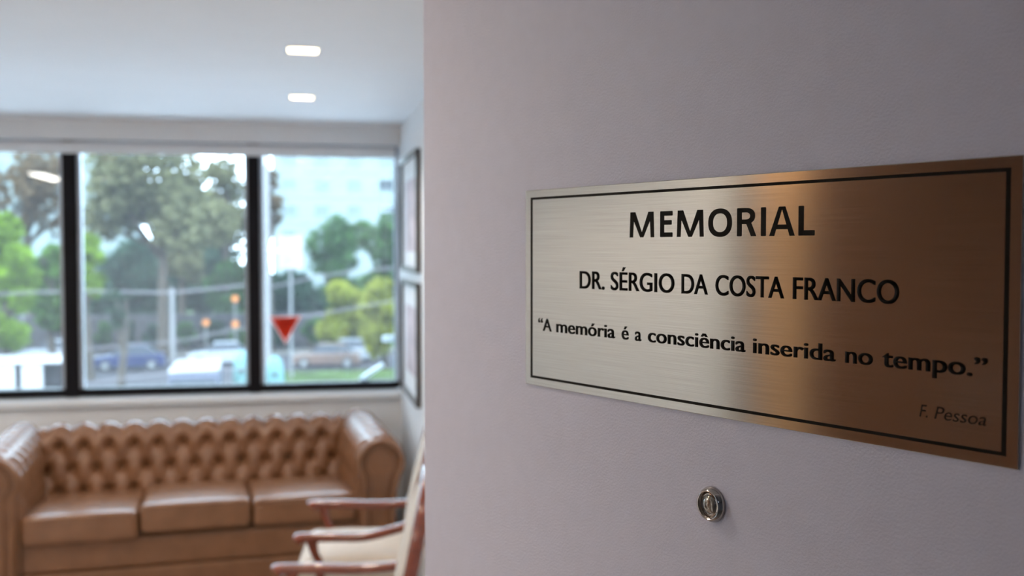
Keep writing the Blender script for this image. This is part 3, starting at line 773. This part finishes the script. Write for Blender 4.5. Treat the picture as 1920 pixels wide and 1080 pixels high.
for o in DK[0].children: o.data = o.data.copy(); o.data.materials[0] = mat('dark_facade_pane', (.03, .035, .045), .4, spec=.1, var=.1)
building(-44, hX(235, 150), 150, 19, 'pale apartment block half hidden behind the olive tree', 7, 6)

# unseen white slab added below the windows to bounce daylight onto the ceiling
struct(MB().box(-9, 7, YB + .5, 11.0, -.05, .14).build('bounce_canopy', M['white'], bevel=.02))
# poles and wires
def pole(px, Y, ztop, r_, label, lamp=None, name='utility_pole'):
    t = thing(name, label, 'pole', (hX(px, Y), Y, GZ))
    MB().tube([(0, 0, 0), (0, 0, (ztop - GZ) * .5), (0, 0, ztop - GZ)], [r_, r_ * .9, r_ * .8], 14).build('post', M['pole'], t, smooth=True)
    if lamp:
        a = MB().tube([(0, 0, lamp - GZ - .3), (.3, 0, lamp - GZ), (.75, 0, lamp - GZ + .02)], [.05, .045, .04], 8).build('lamp_arm', M['pole'], t, smooth=True)
        MB().rbox((.75, 0, lamp - GZ + .02), (.36, .14, .09), .06, n=6).build('lamp_head', M['whitep'], a, smooth=True)
    return t
pole(501, 59, 13, .16, 'tall white lamp pole rising beside the second black mullion', hZ(510, 472, 59), 'lamp_pole')
pole(322, 72, hZ(322, 540, 72), .16, 'pale utility pole in the middle pane behind the van')
pole(40, 66, hZ(40, 470, 66), .07, 'thin pale pole in front of the lime green tree')
def wire(pts, label, r_=.03):
    P = [Vector(p) for p in pts]
    o = MB().tube(catmull(P, 8), r_, 6).build('overhead_cable', M['wire'], smooth=True); tag(o, label, 'cable', 'overhead street cables')
def wp(px, py, Y): return (hX(px, Y), Y, hZ(px, py, Y))
wire([wp(-120, 556, 60), wp(150, 546, 60), wp(322, 548, 60), wp(500, 530, 59.2)], 'overhead cable crossing the middle pane at mid height', .045)
wire([wp(-120, 690, 52), wp(160, 655, 52), wp(330, 640, 52), wp(440, 618, 52), wp(760, 560, 52)], 'slanting overhead cable crossing low in front of the navy car', .03)
wire([wp(501, 540, 58.7), wp(620, 515, 58), wp(760, 500, 57)], 'overhead cable running right from the lamp pole', .035)
wire([wp(501, 352, 59), wp(560, 356, 78), wp(620, 332, 98), wp(690, 262, 129.9)], 'drooping dark cable across the pale apartment block', .04)
wire([wp(140, 722, 44), wp(322, 700, 44), wp(500, 690, 44)], 'lowest overhead cable above the street', .025)

# sign by the pole
t = thing('street_sign', 'white and pink sign board on a post near the lamp pole', 'sign', (hX(545, 61), 61, GZ))
z_ = hZ(545, 504, 61) - GZ; hh = hZ(545, 442, 61) - hZ(545, 504, 61)
MB().tube([(0, .1, 0), (0, .1, z_ + .5)], .07, 10).build('post', M['pole'], t, smooth=True)
pn = MB().box(-.66, .66, -.06, .06, z_, z_ + hh).build('sign_panel', M['signw'], t, bevel=.02)
for q in (.25, .5): MB().box(-.5, .5, -.075, -.062, z_ + hh * q, z_ + hh * (q + .07)).build('painted_band', M['signr'], pn)
for px, py, Y in ((385, 605, 75), (440, 560, 75), (440, 608, 73)):
    t = thing('warning_sign', {(385): 'small orange street sign right of the utility pole', 440: 'small orange street sign near the second black mullion, %s of two' % ('upper' if py == 560 else 'lower')}[px], 'sign', (hX(px, Y), Y, GZ), group='small orange street signs')
    z_ = hZ(px, py, Y) - GZ
    MB().tube([(0, .05, 0), (0, .05, z_)], .04, 8).build('post', M['pole'], t, smooth=True)
    MB().lathe([(.22, -.02), (.22, .02)], 20, Matrix.Translation((0, 0, z_)) @ Matrix.Rotation(R(90), 4, 'X')).build('sign_disc', M['orange'], t)

# vehicles
def car(X, Y, rz, paint, label, L=4.3, W_=1.75, Hh=1.45, name='car', group='parked cars'):
    t = thing(name, label, 'car', (X, Y, GZ), rz, group)
    k = L / 4.3
    low = [(-2.15, .25), (-2.15, .68), (-2.0, .80), (-1.1, .92), (1.45, .98), (2.05, .92), (2.15, .60), (2.15, .25)]
    body = MB().prism([(x * k, z) for x, z in low], 'y', -W_ / 2, W_ / 2)
    body.build('body', M[paint], t, bevel=.05)
    rf = [(-1.05, .90), (-.35, Hh - .02), (.2, Hh), (1.1, Hh - .04), (1.75, .96)]
    cb = MB(); a = W_ / 2 - .10; b = W_ / 2 - .26
    n = len(rf); vs = [(x * k, -(a if z < 1 else b), z) for x, z in rf] + [(x * k, (a if z < 1 else b), z) for x, z in rf]
    cb.add(vs, [tuple(range(n)), tuple(range(2 * n - 1, n - 1, -1))] + [(i, i + n, (i + 1) % n + n, (i + 1) % n) for i in range(n)])
    cb.build('cabin_glass', M['cglass'], t, bevel=.03)
    MB().rbox((.36 * k, 0, Hh), (.82 * k, b - .01, .035), .03, n=6).build('roof', M[paint], t, smooth=True)
    for sx in (-1.35, 1.35):
        for sy in (-1, 1):
            wh = MB().lathe([(.20, -.10), (.31, -.10), (.33, -.06), (.33, .06), (.31, .10), (.20, .10)], 20, Matrix.Translation((sx * k, sy * (W_ / 2 - .07), .33)) @ Matrix.Rotation(R(90), 4, 'X')).build('wheel', M['rubber'], t, smooth=True)
            MB().lathe([(.01, -.112), (.19, -.108), (.19, .108), (.01, .112)], 16, Matrix.Translation((sx * k, sy * (W_ / 2 - .07), .33)) @ Matrix.Rotation(R(90), 4, 'X')).build('hub_cap', M['pole'], wh, smooth=True)
    for sy in (-.6, .6): MB().rbox((-2.13 * k, sy, .66), (.04, .17, .07), .03, n=4).build('headlight', M['whitep'], t, smooth=True)
    return t
car(hX(240, 69), 69, R(4), 'navy', 'dark navy hatchback parked below the stone wall', Hh=1.5)
car(hX(102, 74), 74, R(0), 'silver', 'pale blue car partly behind the first black mullion')
car(hX(612, 68), 68, R(-8), 'brown', 'brown car parked right of the red triangle sticker')
car(hX(668, 71), 71, R(172), 'silver', 'pale car parked at the right behind the brown car', L=4.1)
car(hX(412, 70.5), 70.5, R(2), 'silver', 'pale car parked behind the utility pole and the van', L=4.0)
# van facing the window
vx = hX(360, 46)
t = thing('van', 'blue-grey van with a white roof standing in the street, seen from above', 'van', (vx, 47.5, GZ), R(8))
MB().prism([(-2.5, .3), (-2.55, 1.1), (-2.2, 2.25), (-2.0, 2.42), (2.4, 2.42), (2.5, 2.2), (2.5, .3)], 'y', -1.0, 1.0).build('body', M['vanp'], t, bevel=.06)
MB().rbox((.2, 0, 2.45), (2.3, 1.0, .07), .05, n=6).build('roof', M['whitep'], t, smooth=True)
MB().prism([(-2.585, 1.2), (-2.28, 2.18), (-2.2, 2.18), (-2.5, 1.2)], 'y', -.86, .86).build('windscreen', M['cglass'], t)
for sx in (-1.6, 1.6):
    for sy in (-1, 1): MB().lathe([(.2, -.11), (.36, -.11), (.38, 0), (.36, .11), (.2, .11)], 20, Matrix.Translation((sx, sy * .92, .38)) @ Matrix.Rotation(R(90), 4, 'X')).build('wheel', M['rubber'], t, smooth=True)
for sy in (-.75, .75): MB().rbox((-2.56, sy, .95), (.05, .16, .12), .04, n=4).build('headlight', M['whitep'], t, smooth=True)
for c in ('body', 'roof'): pass
t.rotation_euler = (0, 0, R(90 + 2))
# white kiosk
kx0, kx1 = hX(-60, 45), hX(127, 45)
kt = thing('street_kiosk', 'white flat-roofed street kiosk at the lower left corner of the windows', 'kiosk', ((kx0 + kx1) / 2, 46, GZ))
kw = (kx1 - kx0) / 2; kh = hZ(60, 676, 45) - GZ
MB().box(-kw, kw, -1.1, 1.3, kh - .14, kh).build('roof', M['whitep'], kt, bevel=.03)
MB().box(-kw + .1, kw - .1, .2, 1.2, 0, kh - .14).build('back_wall', M['stone'], kt)
for a_, b_ in ((-kw + .1, -kw + 1.2), (hX(2, 45) - kt.location.x, hX(24, 45) - kt.location.x), (hX(36, 45) - kt.location.x, hX(76, 45) - kt.location.x)):
    MB().box(a_, b_, -1.0, -.8, 0, kh - .14).build('wall_panel', M['whitep'], kt, bevel=.01)
MB().box(-kw + .1, kw - .1, -1.0, -.7, 0, kh - 1.25).build('counter', M['whitep'], kt, bevel=.02)
# teal containers
for k, (px, tp) in enumerate(((452, 658), (514, 668))):
    Y = 50; h_ = hZ(px, tp, Y) - GZ
    t = thing('recycling_container', 'teal recycling container with domed top, %s' % ('just left of the second black mullion' if k == 0 else 'just right of the second black mullion'), 'container', (hX(px, Y), Y, GZ), group='teal street containers')
    MB().lathe([(.40, 0), (.43, .1), (.42, h_ * .55), (.38, h_ * .8), (.26, h_ * .94), (.10, h_), (.01, h_ + .01)], 24).build('shell', M['teal'], t, smooth=True)
    MB().lathe([(.12, -.02), (.12, .02)], 16, Matrix.Translation((0, -.40, h_ * .68)) @ Matrix.Rotation(R(90), 4, 'X')).build('opening', M['rubber'], t)
